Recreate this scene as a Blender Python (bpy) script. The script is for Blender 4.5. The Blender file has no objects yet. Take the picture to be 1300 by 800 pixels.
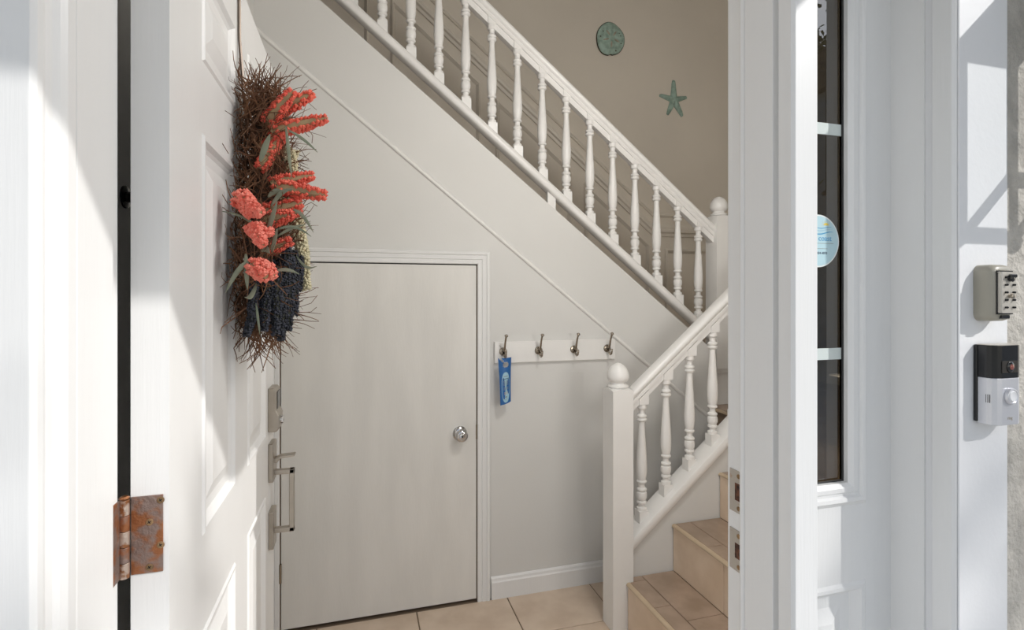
import bpy, bmesh, math, random
from mathutils import Vector, Matrix
random.seed(7)
R = math.radians
S = bpy.context.scene
COL = S.collection

# ------------------------------------------------------------------ camera, sky, sun, exposure
FOC, YAW, CAMZ, HOR = 670.0, R(16.2), 1.36, 375.0
cam_d = bpy.data.cameras.new('camera')
cam = bpy.data.objects.new('camera', cam_d); COL.objects.link(cam)
cam.location = (0, 0, CAMZ); cam.rotation_euler = (R(90), 0, -YAW)
cam_d.sensor_width = 36; cam_d.lens = 36 * FOC / 1300; cam_d.shift_y = (HOR - 400) / 1300
cam_d.clip_start = 0.01
S.camera = cam
SUN_DIR = Vector((-1.08, 1.0, -1.0)).normalized()
world = bpy.data.worlds.new('world'); S.world = world; world.use_nodes = True
wn = world.node_tree.nodes; wl = world.node_tree.links
sky = wn.new('ShaderNodeTexSky'); sky.sky_type = 'NISHITA'; sky.sun_disc = False
sky.sun_elevation = R(34); sky.sun_rotation = R(133); sky.air_density = 1.0; sky.dust_density = 0.6
hs_w = wn.new('ShaderNodeHueSaturation'); hs_w.inputs['Saturation'].default_value = 0.5; wl.new(sky.outputs[0], hs_w.inputs['Color'])
bg = wn['Background']; wl.new(hs_w.outputs[0], bg.inputs[0]); bg.inputs[1].default_value = 0.18
sun_d = bpy.data.lights.new('sun', 'SUN'); sun_d.energy = 2.75; sun_d.angle = R(0.55); sun_d.color = (1.0, 0.98, 0.95)
sun = bpy.data.objects.new('sun', sun_d); COL.objects.link(sun)
sun.location = (4, -4, 6); sun.rotation_euler = SUN_DIR.to_track_quat('-Z', 'Y').to_euler()
S.view_settings.view_transform = 'Standard'; S.view_settings.look = 'None'
S.view_settings.exposure = 0.0; S.view_settings.gamma = 1.0
S.view_settings.use_curve_mapping = False
ST, CT = math.sin(YAW), math.cos(YAW)
def atY(x, y, Y):            # where the sight line of a photo point meets the upright plane at distance Y from the street side
    a = (x - 650) / FOC; t = Y / (CT - a * ST)
    return Vector((t * (ST + a * CT), Y, CAMZ - (y - HOR) / FOC * t))

# ------------------------------------------------------------------ materials
def mat(name, col, rough=0.5, metal=0.0, nscale=6.0, namt=0.05, bump=0.0, bscale=60.0, col2=None, stretch=(1,1,1), spec=0.5, lo=0.35, hi=0.65, detail=4):
    m = bpy.data.materials.new(name); m.use_nodes = True
    n = m.node_tree.nodes; l = m.node_tree.links; b = n['Principled BSDF']
    tc = n.new('ShaderNodeTexCoord'); mp = n.new('ShaderNodeMapping'); mp.inputs['Scale'].default_value = stretch
    l.new(tc.outputs['Object'], mp.inputs[0])
    nz = n.new('ShaderNodeTexNoise'); nz.inputs['Scale'].default_value = nscale; nz.inputs['Detail'].default_value = detail
    l.new(mp.outputs[0], nz.inputs['Vector'])
    rp = n.new('ShaderNodeValToRGB'); rp.color_ramp.elements[0].position = lo; rp.color_ramp.elements[1].position = hi
    c2 = col2 if col2 else tuple(max(0, c * (1 - 2 * namt)) for c in col)
    rp.color_ramp.elements[0].color = (*c2, 1); rp.color_ramp.elements[1].color = (*col, 1)
    l.new(nz.outputs[0], rp.inputs[0]); l.new(rp.outputs[0], b.inputs['Base Color'])
    b.inputs['Roughness'].default_value = rough; b.inputs['Metallic'].default_value = metal
    b.inputs['Specular IOR Level'].default_value = spec
    if bump:
        bn = n.new('ShaderNodeTexNoise'); bn.inputs['Scale'].default_value = bscale; bn.inputs['Detail'].default_value = 5
        l.new(mp.outputs[0], bn.inputs['Vector'])
        bp = n.new('ShaderNodeBump'); bp.inputs['Strength'].default_value = bump; bp.inputs['Distance'].default_value = 0.01
        l.new(bn.outputs[0], bp.inputs['Height']); l.new(bp.outputs[0], b.inputs['Normal'])
    return m
M = {}
M['trim'] = mat('white_gloss_paint', (0.82, 0.815, 0.805), 0.38, nscale=3, namt=0.015, bump=0.06, bscale=70, stretch=(3, 3, 0.15))
M['rail'] = mat('white_balustrade_paint', (0.83, 0.815, 0.79), 0.35, nscale=5, namt=0.02, bump=0.02, bscale=80)
M['wall'] = mat('warm_white_wall_paint', (0.71, 0.70, 0.675), 0.6, nscale=2.2, namt=0.02, bump=0.04, bscale=120)
M['taupe'] = mat('taupe_stairwell_paint', (0.77, 0.71, 0.62), 0.62, nscale=2.0, namt=0.03, bump=0.04, bscale=120)
M['wains'] = mat('taupe_wainscot_paint', (0.76, 0.705, 0.62), 0.5, nscale=2.0, namt=0.03, bump=0.02, bscale=90)
M['cdoor'] = mat('cream_closet_door_paint', (0.79, 0.77, 0.73), 0.42, nscale=3.5, namt=0.035, bump=0.05, bscale=45, stretch=(3, 3, 0.6))
M['ceil'] = mat('ceiling_paint', (0.78, 0.77, 0.75), 0.7)
M['tile'] = mat('beige_floor_tile', (0.72, 0.585, 0.46), 0.38, nscale=9, namt=0.1, col2=(0.62, 0.485, 0.37), bump=0.03, bscale=30, detail=8)
M['tread'] = mat('brown_tread_tile', (0.42, 0.31, 0.235), 0.35, nscale=11, col2=(0.32, 0.235, 0.17), bump=0.03, bscale=30, detail=8)
M['riser'] = mat('beige_riser_tile', (0.76, 0.61, 0.47), 0.4, nscale=8, col2=(0.66, 0.51, 0.375), bump=0.03, bscale=30, detail=8)
M['nosing'] = mat('tan_nosing_trim', (0.58, 0.45, 0.31), 0.4, nscale=12, namt=0.08)
M['grout'] = mat('brown_grout', (0.25, 0.185, 0.13), 0.85)
M['stucco'] = mat('grey_beige_stucco', (0.56, 0.525, 0.47), 0.9, nscale=30, namt=0.12, bump=0.7, bscale=95)
M['board'] = mat('white_trim_board', (0.80, 0.80, 0.81), 0.5, nscale=4, namt=0.02, bump=0.05, bscale=90)
M['rust'] = mat('rusty_hinge_steel', (0.27, 0.20, 0.175), 0.42, metal=0.6, nscale=45, col2=(0.33, 0.13, 0.055), bump=0.25, bscale=150, lo=0.42, hi=0.56)
M['rust_pale'] = mat('worn_hinge_steel', (0.62, 0.50, 0.42), 0.35, metal=0.7, nscale=80, col2=(0.33, 0.14, 0.06), bump=0.2, bscale=120, lo=0.42, hi=0.52)
M['screw'] = mat('brass_screw', (0.40, 0.26, 0.14), 0.4, metal=0.8, nscale=60, namt=0.2)
M['dark'] = mat('black_recess', (0.02, 0.016, 0.012), 0.8)
M['rust_hole'] = mat('rusty_latch_recess', (0.16, 0.06, 0.03), 0.8, nscale=120, col2=(0.02, 0.01, 0.008))
M['nickel'] = mat('satin_nickel', (0.48, 0.43, 0.37), 0.30, metal=1.0, nscale=20, namt=0.05)
M['chrome'] = mat('polished_chrome', (0.72, 0.72, 0.73), 0.12, metal=1.0, nscale=20, namt=0.02)
M['bronze'] = mat('antique_nickel', (0.40, 0.35, 0.29), 0.25, metal=1.0, nscale=30, namt=0.1)
M['strike'] = mat('worn_strike_plate', (0.52, 0.48, 0.43), 0.45, metal=0.7, nscale=50, col2=(0.42, 0.24, 0.12), lo=0.3, hi=0.42)
M['twig'] = mat('brown_twigs', (0.22, 0.105, 0.05), 0.8, nscale=25, col2=(0.10, 0.045, 0.022))
M['coral'] = mat('coral_red_seed', (0.86, 0.17, 0.105), 0.55, nscale=60, col2=(0.72, 0.10, 0.07))
M['coral_pale'] = mat('pale_coral_seed', (0.90, 0.27, 0.20), 0.55, nscale=60, col2=(0.80, 0.15, 0.10))
M['husk'] = mat('tan_spike_core', (0.42, 0.30, 0.16), 0.7, nscale=40, namt=0.15)
M['navy'] = mat('navy_lavender', (0.045, 0.050, 0.072), 0.75, nscale=110, col2=(0.006, 0.007, 0.010))
M['navy_core'] = mat('olive_lavender_stem', (0.06, 0.06, 0.04), 0.8)
M['cream'] = mat('cream_dried_flower', (0.72, 0.66, 0.46), 0.75, nscale=60, col2=(0.55, 0.5, 0.32))
M['leaf'] = mat('grey_green_leaf', (0.30, 0.31, 0.22), 0.6, nscale=25, col2=(0.20, 0.23, 0.16))
M['strap'] = mat('bronze_hanger_strap', (0.16, 0.125, 0.10), 0.4, metal=0.5)
M['patina'] = mat('teal_green_patina', (0.43, 0.58, 0.51), 0.75, nscale=28, col2=(0.26, 0.36, 0.30), bump=0.4, bscale=90)
M['patina_dark'] = mat('dark_olive_patina', (0.10, 0.085, 0.05), 0.8, nscale=40, namt=0.3)
M['petal'] = mat('tan_patina_petal', (0.46, 0.42, 0.33), 0.8, nscale=40, namt=0.2)
M['blue'] = mat('blue_card', (0.015, 0.12, 0.36), 0.45, nscale=5, namt=0.03)
M['pale_blue'] = mat('pale_blue_print', (0.36, 0.58, 0.70), 0.5)
M['ink'] = mat('grey_print', (0.30, 0.34, 0.34), 0.6)
M['ink_dark'] = mat('dark_print', (0.06, 0.10, 0.16), 0.6)
M['ink_blue'] = mat('blue_print', (0.10, 0.36, 0.60), 0.6)
M['ink_yellow'] = mat('yellow_print', (0.80, 0.62, 0.12), 0.6)
M['sticker'] = mat('pale_blue_sticker', (0.50, 0.70, 0.76), 0.4)
M['sticker_rim'] = mat('white_sticker_rim', (0.80, 0.84, 0.82), 0.4)
M['munt'] = mat('white_glazing_bar', (0.66, 0.72, 0.70), 0.4)
M['seal'] = mat('black_glazing_seal', (0.03, 0.03, 0.03), 0.5)
M['putty'] = mat('taupe_lock_box_enamel', (0.37, 0.345, 0.285), 0.35, nscale=10, namt=0.03)
M['face'] = mat('pale_metal_face', (0.60, 0.56, 0.50), 0.35, metal=0.4, nscale=12, namt=0.05)
M['blackp'] = mat('black_plastic', (0.015, 0.015, 0.016), 0.18, nscale=8, namt=0.1)
M['silver'] = mat('satin_silver_plastic', (0.70, 0.70, 0.73), 0.32, metal=0.45, nscale=14, namt=0.02)
M['lens'] = mat('camera_lens_glass', (0.30, 0.10, 0.08), 0.08, metal=0.2)
M['iron'] = mat('black_lantern_iron', (0.03, 0.03, 0.03), 0.4, metal=0.5)
M['pave'] = mat('pale_concrete_paving', (0.74, 0.71, 0.66), 0.85, nscale=3, namt=0.06, bump=0.2, bscale=60)
M['soil'] = mat('lawn_ground', (0.20, 0.21, 0.12), 0.95, nscale=2, namt=0.25)
M['bark'] = mat('grey_brown_bark', (0.16, 0.12, 0.09), 0.9, nscale=12, namt=0.25, bump=0.5, bscale=30)
M['foliage'] = mat('green_foliage', (0.085, 0.13, 0.04), 0.6, nscale=2, col2=(0.04, 0.07, 0.02))
M['siding'] = mat('blue_grey_siding', (0.34, 0.38, 0.42), 0.8, nscale=4, namt=0.08)
M['winblue'] = mat('neighbour_window_glass', (0.45, 0.55, 0.65), 0.1, nscale=3, namt=0.1)
M['shade'] = mat('fill_lamp_glass', (0.85, 0.83, 0.78), 0.3)

def glass_mat(name, tint, ior, rough=0.0):
    m = bpy.data.materials.new(name); m.use_nodes = True
    n = m.node_tree.nodes; l = m.node_tree.links
    for x in list(n):
        if x.type != 'OUTPUT_MATERIAL': n.remove(x)
    fr = n.new('ShaderNodeFresnel'); fr.inputs[0].default_value = ior
    tr = n.new('ShaderNodeBsdfTransparent'); tr.inputs[0].default_value = (*tint, 1)
    gl = n.new('ShaderNodeBsdfGlossy'); gl.inputs['Roughness'].default_value = rough; gl.inputs['Color'].default_value = (0.9, 0.95, 1, 1)
    ge = n.new('ShaderNodeNewGeometry'); iv = n.new('ShaderNodeMath'); iv.operation = 'SUBTRACT'; iv.inputs[0].default_value = 1.0; l.new(ge.outputs['Backfacing'], iv.inputs[1])
    mu = n.new('ShaderNodeMath'); mu.operation = 'MULTIPLY'; l.new(fr.outputs[0], mu.inputs[0]); l.new(iv.outputs[0], mu.inputs[1])   # only the outer face mirrors
    mx = n.new('ShaderNodeMixShader'); l.new(mu.outputs[0], mx.inputs[0]); l.new(tr.outputs[0], mx.inputs[1]); l.new(gl.outputs[0], mx.inputs[2])
    l.new(mx.outputs[0], n['Material Output'].inputs[0])
    return m
M['glass'] = glass_mat('tinted_sidelight_glass', (0.36, 0.345, 0.315), 2.05)
M['lglass'] = glass_mat('clear_lantern_glass', (0.985, 0.99, 0.99), 1.3)

# ------------------------------------------------------------------ mesh helpers
class MB:
    def __init__(s): s.v = []; s.f = []
    def add(s, vs, fs):
        o = len(s.v); s.v += [tuple(p) for p in vs]; s.f += [tuple(i + o for i in q) for q in fs]; return s
    def box(s, x0, x1, y0, y1, z0, z1):
        return s.add([(x0,y0,z0),(x1,y0,z0),(x1,y1,z0),(x0,y1,z0),(x0,y0,z1),(x1,y0,z1),(x1,y1,z1),(x0,y1,z1)],
                     [(0,3,2,1),(4,5,6,7),(0,1,5,4),(1,2,6,5),(2,3,7,6),(3,0,4,7)])
    def prism(s, poly, ax, a0, a1):      # poly in the two other axes, extruded along ax
        def mk(p, a): return (a, p[0], p[1]) if ax == 'x' else ((p[0], a, p[1]) if ax == 'y' else (p[0], p[1], a))
        n = len(poly)
        vs = [mk(p, a0) for p in poly] + [mk(p, a1) for p in poly]
        fs = [tuple(range(n)), tuple(range(2 * n - 1, n - 1, -1))] + [(i, (i + 1) % n, n + (i + 1) % n, n + i) for i in range(n)]
        return s.add(vs, fs)
    def lathe(s, prof, org=(0, 0, 0), ax=(0, 0, 1), seg=20):   # prof: (distance along axis, radius)
        ax = Vector(ax).normalized(); u = ax.orthogonal().normalized(); w = ax.cross(u); org = Vector(org)
        vs = []; fs = []
        for h, r in prof:
            for k in range(seg):
                a = 2 * math.pi * k / seg
                vs.append(org + ax * h + (u * math.cos(a) + w * math.sin(a)) * r)
        for i in range(len(prof) - 1):
            for k in range(seg):
                fs.append((i*seg+k, i*seg+(k+1) % seg, (i+1)*seg+(k+1) % seg, (i+1)*seg+k))
        fs.append(tuple(range(seg - 1, -1, -1))); fs.append(tuple((len(prof)-1)*seg + k for k in range(seg)))
        return s.add(vs, fs)
    def tube(s, pts, rad, seg=8):
        pts = [Vector(p) for p in pts]; n = len(pts)
        rads = rad if isinstance(rad, (list, tuple)) else [rad] * n
        vs = []; fs = []; u = None
        for i, p in enumerate(pts):
            d = (pts[min(i+1, n-1)] - pts[max(i-1, 0)]).normalized()
            if u is None: u = d.orthogonal().normalized()
            else:
                u = u - d * u.dot(d)
                u = u.normalized() if u.length > 1e-6 else d.orthogonal().normalized()
            w = d.cross(u)
            for k in range(seg):
                a = 2 * math.pi * k / seg; vs.append(p + (u * math.cos(a) + w * math.sin(a)) * rads[i])
        for i in range(n - 1):
            for k in range(seg): fs.append((i*seg+k, i*seg+(k+1) % seg, (i+1)*seg+(k+1) % seg, (i+1)*seg+k))
        fs.append(tuple(range(seg-1, -1, -1))); fs.append(tuple((n-1)*seg + k for k in range(seg)))
        return s.add(vs, fs)
    def loft(s, rings, closed=True, caps=False):
        n = len(rings[0]); vs = [p for r in rings for p in r]; fs = []
        for i in range(len(rings) - 1):
            for k in range(n if closed else n - 1):
                fs.append((i*n+k, i*n+(k+1) % n, (i+1)*n+(k+1) % n, (i+1)*n+k))
        if caps: fs.append(tuple(range(n))); fs.append(tuple((len(rings)-1)*n + k for k in range(n)))
        return s.add(vs, fs)
    def blob(s, c, r):               # small eight-faced seed
        x, y, z = c
        return s.add([(x+r,y,z),(x-r,y,z),(x,y+r,z),(x,y-r,z),(x,y,z+r),(x,y,z-r)],
                     [(0,2,4),(2,1,4),(1,3,4),(3,0,4),(2,0,5),(1,2,5),(3,1,5),(0,3,5)])
    def mesh(s, name, m, smooth=False):
        me = bpy.data.meshes.new(name); me.from_pydata([tuple(v) for v in s.v], [], s.f)
        bm = bmesh.new(); bm.from_mesh(me); bmesh.ops.recalc_face_normals(bm, faces=bm.faces[:]); bm.to_mesh(me); bm.free()
        for mm in (m if isinstance(m, (list, tuple)) else [m]): me.materials.append(mm)
        if smooth:
            for p in me.polygons: p.use_smooth = True
            if smooth == 'angle': me.set_sharp_from_angle(angle=R(35))
        return me
    def build(s, name, m, parent=None, smooth=False, bevel=0, seg=2):
        return put(s.mesh(name, m, smooth), name, parent, bevel=bevel, seg=seg)
def put(me, name, parent=None, loc=(0, 0, 0), bevel=0, seg=2):
    o = bpy.data.objects.new(name, me); COL.objects.link(o)
    loc = Vector(loc)
    if parent is not None:
        o.parent = parent; loc = loc - worldloc(parent)
    o.location = loc
    if bevel:
        b = o.modifiers.new('bevel', 'BEVEL'); b.width = bevel; b.segments = seg; b.limit_method = 'ANGLE'; b.angle_limit = R(40)
    return o
def worldloc(o):
    p = Vector((0, 0, 0))
    while o is not None: p += o.location; o = o.parent
    return p
def tag(o, label, cat, group=None, kind=None):
    o['label'] = label; o['category'] = cat
    if group: o['group'] = group
    if kind: o['kind'] = kind
    return o
def empty(name, loc, label, cat, group=None, kind=None):
    o = bpy.data.objects.new(name, None); COL.objects.link(o); o.location = loc; o.empty_display_size = 0.1
    return tag(o, label, cat, group, kind)
def struct(mb, name, m, label, cat, bevel=0, smooth=False):
    return tag(mb.build(name, m, None, smooth, bevel), label, cat, kind='structure')
def text(body, name, size, m, parent, org, right, up, depth=0.0003, align='CENTER'):
    cu = bpy.data.curves.new(name, 'FONT'); cu.body = body; cu.size = size; cu.align_x = align; cu.extrude = depth
    t = bpy.data.objects.new(name + '_tmp', cu); COL.objects.link(t)
    dg = bpy.context.evaluated_depsgraph_get(); me = bpy.data.meshes.new_from_object(t.evaluated_get(dg))
    bpy.data.objects.remove(t); bpy.data.curves.remove(cu)
    right = Vector(right).normalized(); up = Vector(up).normalized(); nn = right.cross(up)
    mtx = Matrix((right, up, nn)).transposed()
    for v in me.vertices: v.co = mtx @ v.co + Vector(org)
    me.materials.clear(); me.materials.append(m)
    return put(me, name, parent)
def ringloop(path_in, prof, yface, sgn=-1):   # closed rectangle moulding in the XZ plane; prof: (outward offset, height off the face)
    x0, x1, z0, z1 = path_in; rings = []
    for o, p in prof:
        rings.append([(x0-o, yface+sgn*p, z0-o), (x1+o, yface+sgn*p, z0-o), (x1+o, yface+sgn*p, z1+o), (x0-o, yface+sgn*p, z1+o)])
    return rings
def seedspike(p0, p1, r, n, mb_core, mb_seed, sr, droop=0.0, taper=0.55, skip=False):
    p0 = Vector(p0); p1 = Vector(p1); d = p1 - p0; L = d.length; d.normalize(); u = d.orthogonal().normalized(); w = d.cross(u)
    def c(t): return p0 + d * (L * t) + Vector((0, 0, -droop * t * t))
    mb_core.tube([c(t) for t in (0, .2, .5, .8, 1)], [r*.5, r*.8, r*.8, r*.6, r*.25], 7)
    for i in range(n):
        t = (i + .5) / n; a = i * 2.399 + random.uniform(-.3, .3)
        if skip and (u * math.cos(a) + w * math.sin(a)).y < -.90: continue
        rr = r * (1 - taper * t ** 2.2) * (0.75 + 0.25 * min(1, t * 6)) * random.uniform(.85, 1.12)
        mb_seed.blob(c(min(1, t + random.uniform(-.015, .015))) + (u * math.cos(a) + w * math.sin(a)) * rr, sr * random.uniform(.75, 1.25))

# ------------------------------------------------------------------ setting: floors, walls, ceiling
RI = 0.196                                             # riser height
floor = struct(MB().box(-0.40, 2.95, 0.70, 3.45, -0.12, -0.004), 'floor', M['grout'], 'beige tiled entry floor with brown grout lines', 'floor')
TS = 0.403
tile_me = MB().box(-TS/2+.0025, TS/2-.0025, -TS/2+.0025, TS/2-.0025, -.012, 0).mesh('floor_tile', M['tile'])
for i in range(-2, 4):
    for j in range(-3, 1):
        cx = .239 + TS*(i+.5); cy = 2.012 + TS*(j+.5)
        x0, x1, y0, y1 = max(cx-TS/2+.0025, -.39), min(cx+TS/2-.0025, 1.6), max(cy-TS/2+.0025, .80), min(cy+TS/2-.0025, 2.29)
        if x1 - x0 < .02 or y1 - y0 < .02: continue
        if abs((x1-x0)-(TS-.005)) < .001 and abs((y1-y0)-(TS-.005)) < .001:
            put(tile_me, 'floor_tile', floor, (cx, cy, 0), bevel=.0015, seg=1)
        else: MB().box(x0, x1, y0, y1, -.012, 0).build('floor_tile', M['tile'], floor, bevel=.0015, seg=1)
struct(MB().box(-.30, .635, .60, .80, -.05, .012), 'trim_1', M['nickel'], 'low metal threshold under the open front door', 'threshold', bevel=.004)
struct(MB().box(-14, 14, -13, .70, -.20, -.02), 'porch_floor', M['pave'], 'pale concrete paving outside the front door', 'paving')  # unseen paving, made pale and wide to bounce sunlight indoors
struct(MB().box(-30, 40, -45, -13, -.25, -.05), 'ground', M['soil'], 'green lawn beyond the paving', 'ground')
CZ = 4.2
ceil_o = struct(MB().box(-1.9, 2.95, .62, 3.5, CZ, CZ + .1), 'ceiling', M['ceil'], 'white ceiling high above the stairwell', 'ceiling')
struct(MB().box(-.52, -.40, .80, 2.40, 0, CZ), 'wall_left', M['wall'], 'plain side wall behind the open front door', 'wall')
struct(MB().box(-1.9, 3.07, 3.35, 3.5, 0, CZ), 'wall_stairwell', M['taupe'], 'taupe stairwell wall behind the upper flight of stairs', 'wall')
struct(MB().box(2.95, 3.07, .62, 3.35, 0, CZ), 'wall_right', M['taupe'], 'plain wall at the far end of the stair landing', 'wall')
struct(MB().box(-1.9, -1.78, 2.40, 3.35, 0, CZ), 'wall_end', M['taupe'], 'plain wall at the upper end of the stairs', 'wall')
struct(MB().box(-1.9, -.52, 2.28, 2.40, 0, CZ), 'wall_upper', M['wall'], 'plain wall beside the upper stairs', 'wall')
M_UP = 0.79
def wtop(X): return 2.550 - M_UP * (X + .124)          # top edge of the sloped under-stair wall
XE = 1.73
wb = MB()
DX0, DX1, DZ1 = -.305, .507, 1.498                     # closet door opening
wb.prism([(-.40, 0), (DX0, 0), (DX0, DZ1), (-.40, DZ1)], 'y', 2.30, 2.40)
wb.prism([(DX1, 0), (XE, 0), (XE, wtop(XE)), (DX1, wtop(DX1))], 'y', 2.30, 2.40)
wb.prism([(-.40, DZ1), (DX1, DZ1), (DX1, wtop(DX1)), (-.40, wtop(-.40))], 'y', 2.30, 2.40)
struct(wb, 'wall_back', M['wall'], 'pale grey wall under the stairs around the closet door', 'wall')
struct(MB().box(-.40, DX1 + .1, 2.42, 2.44, 0, 1.7), 'closet_dark_sheet', M['dark'], 'black sheet standing in for the darkness inside the under-stair closet', 'wall')  # closet darkness put in as a black sheet behind the door
def dline(X): return 2.41 - .797 * (X + .389)
bnd = MB()
prof = [(-.008, -.001), (-.006, .006), (-.001, .0105), (.006, .011), (.013, .007), (.019, -.001)]   # rounded bead along the stair pitch
rings = []
for dz, p in prof: rings.append([(-.40, 2.30 - p, dline(-.40) + dz), (XE, 2.30 - p, dline(XE) + dz)])
bnd.loft(rings, closed=False)
struct(bnd, 'trim_2', M['rail'], 'thin rounded bead sloping across the wall below the upper stair rail', 'bead', smooth=True)
bb = MB()
bb.prism([(2.30, 0), (2.285, 0), (2.285, .074), (2.289, .080), (2.291, .090), (2.296, .096), (2.30, .097)], 'x', .569, XE)
struct(bb, 'baseboard_back', M['trim'], 'white baseboard along the wall below the coat hooks', 'baseboard')

# front wall (outside stucco, inside plaster)
struct(MB().box(-3.5, -.42, .625, .80, -.1, CZ), 'wall_front_left', M['stucco'], 'stucco house wall left of the front door', 'wall')
struct(MB().box(1.035, 3.6, .616, .80, -.1, CZ), 'wall_front_right', M['stucco'], 'rough grey stucco wall at the right edge beside the doorbell', 'wall')
struct(MB().box(-.42, 1.035, .625, .80, 2.06, CZ), 'wall_front_top', M['stucco'], 'stucco wall above the front door', 'wall')
struct(MB().box(-1.2, 1.56, -.483, .625, 2.65, 2.80), 'porch_canopy', M['board'], 'flat white canopy over the front door', 'canopy')
# door frame profiles run from the floor to the head
left_prof = [(-.42,.80),(-.30,.80),(-.30,.755),(-.288,.755),(-.287,.752),(-.287,.667),(-.291,.665),(-.291,.662),(-.285,.660),(-.284,.657),(-.284,.642),
             (-.287,.634),(-.291,.628),(-.293,.620),(-.291,.612),(-.292,.605),(-.296,.600),(-.42,.600)]
struct(MB().prism(left_prof, 'z', -.02, 2.06), 'trim_3', M['trim'], 'white moulded door jamb on the hinge side of the front door', 'door frame', bevel=.0012)
mul_prof = [(.68,.80),(.635,.80),(.635,.755),(.625,.755),(.6215,.753),(.620,.749),(.6215,.744),(.625,.742),(.621,.740),(.621,.678),(.631,.677),(.631,.665),(.619,.664),
            (.619,.640),(.623,.635),(.664,.635),(.664,.72),(.68,.72)]
jr = struct(MB().prism(mul_prof, 'z', -.02, 2.06), 'trim_4', M['trim'], 'white moulded post between the doorway and the narrow sidelight window', 'door frame', bevel=.0012)
side_prof = [(1.0,.80),(.92,.80),(.92,.664),(.931,.663),(.931,.650),(.917,.649),(.917,.619),(.921,.615),(.9225,.614),(.9225,.64),(1.0,.64)]
struct(MB().prism(side_prof, 'z', -.02, 2.06), 'trim_5', M['trim'], 'white moulded jamb right of the sidelight window', 'door frame', bevel=.001)
struct(MB().box(.9235, 1.035, .612, .70, -.02, 2.3), 'trim_6', M['board'], 'flat white trim board carrying the lock box and doorbell', 'trim board', bevel=.0015)
struct(MB().box(-.30, .635, .67, .755, 2.04, 2.06), 'trim_7', M['trim'], 'white head of the front door frame', 'door frame')

# strike plates on the latch-side jamb
def strike(zc, h, hole):
    p = MB(); x = .635
    p.box(x-.0016, x-.0001, .7565, .7935, zc-h/2, zc+h/2)
    o = p.build('strike_plate', M['strike'], jr, bevel=.0008)
    MB().box(x-.0022, x-.0012, .7595, .779, zc-hole/2, zc+hole/2).build('latch_hole', M['rust_hole'], o)
    for s in (-1, 1):
        MB().lathe([(0, .0042), (.0008, .0040), (.0012, .0018)], (x-.0016, .770, zc+s*(h/2-.009)), (-1,0,0), 12).build('screw', M['screw'], o)
strike(1.017, .074, .030); strike(.914, .072, .026)

# ------------------------------------------------------------------ sidelight window
win = empty('window_1', (.80, .74, 0), 'narrow sidelight window with moulded white panel and dark glass', 'window', kind='structure')
w = MB()
GX0, GX1, GZ0, GZ1 = .705, .823, 1.032, 1.95
w.box(.664, GX0-.038, .722, .765, 0, 2.05); w.box(GX1+.038, .92, .722, .765, 0, 2.05)
w.box(GX0-.038, GX1+.038, .722, .765, .858, GZ0-.038); w.box(GX0-.038, GX1+.038, .722, .765, GZ1+.038, 2.05); w.box(GX0-.038, GX1+.038, .722, .765, 0, .17)
w.build('sash_frame', M['trim'], win)
w = MB().loft(ringloop((GX0, GX1, GZ0, GZ1), [(0,-.018),(.0,-.002),(.007,.004),(.014,.004),(.017,.0015),(.021,.0015),(.024,.006),(.030,.007),(.035,.003),(.039,0),(.039,-.02)], .722))
w.build('glazing_bead', M['trim'], win)
MB().loft(ringloop((GX0+.003, GX1-.003, GZ0+.003, GZ1-.003), [(0,-.012),(0,-.010),(.003,-.010),(.003,-.018)], .722)).build('glazing_seal', M['seal'], win)
MB().box(GX0, GX1, .737, .740, GZ0, GZ1).build('pane', M['glass'], win)
for z in (1.652, 1.257): MB().box(GX0, GX1, .7345, .7365, z-.010, z+.010).build('glazing_bar', M['munt'], win)
px0, px1, pz0, pz1 = GX0-.038, GX1+.038, .17, .858
w = MB().loft(ringloop((px0+.07, px1-.07, pz0+.07, pz1-.07), [(0,-.004),(.025,-.012),(.045,-.012),(.052,-.004),(.058,.003),(.064,.003),(.07,0),(.07,-.02)], .722))
w.add([(px0+.07,.726,pz0+.07),(px1-.07,.726,pz0+.07),(px1-.07,.726,pz1-.07),(px0+.07,.726,pz1-.07)], [(0,1,2,3)])
w.build('raised_panel', M['trim'], win)
stk = empty('window_sticker', (.770, .7360, 1.455), 'round pale blue sticker with sun and waves on the sidelight glass', 'sticker')
MB().lathe([(0,.046),(.0006,.046)], (.770,.7360,1.455), (0,-1,0), 48).build('rim', M['sticker_rim'], stk)
MB().lathe([(0,.0435),(.0004,.0435)], (.770,.7354,1.455), (0,-1,0), 48).build('disc', M['sticker'], stk)
def wave(y0, x0, x1, amp, th, m, ph=0.0):
    b = MB(); n = 20; top = []; bot = []
    for i in range(n+1):
        t = i/n; x = x0+(x1-x0)*t; z = y0+amp*math.sin(ph+t*math.pi*2.0); k = th*math.sin(math.pi*min(1,max(0,t)))+.0002
        top.append((x, .7348, z+k)); bot.append((x, .7348, z-k))
    b.loft([top, bot], closed=False); return b.build('wave_print', m, stk)
wave(1.4690, .750, .803, .0022, .0009, M['ink_blue'], 2.2); wave(1.4745, .752, .801, .0018, .0006, M['pale_blue'], 2.0); wave(1.4785, .758, .799, .0014, .0005, M['ink_blue'], 2.0)
s_ = MB()
n = 14; s_.add([(.787, .7348, 1.4825)] + [(.787+.006*math.cos(math.pi*k/n), .7348, 1.4825+.0045*math.sin(math.pi*k/n)) for k in range(n+1)], [(0,k+1,k+2) for k in range(n)])
for k in range(7):
    a = math.pi*(k+.5)/7; c_, d_ = math.cos(a), math.sin(a)
    s_.add([(.787+.0075*c_-.0004*d_, .7348, 1.4825+.0058*d_+.0004*c_), (.787+.0075*c_+.0004*d_, .7348, 1.4825+.0058*d_-.0004*c_), (.787+.0105*c_, .7348, 1.4825+.0085*d_)], [(0,1,2)])
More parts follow.
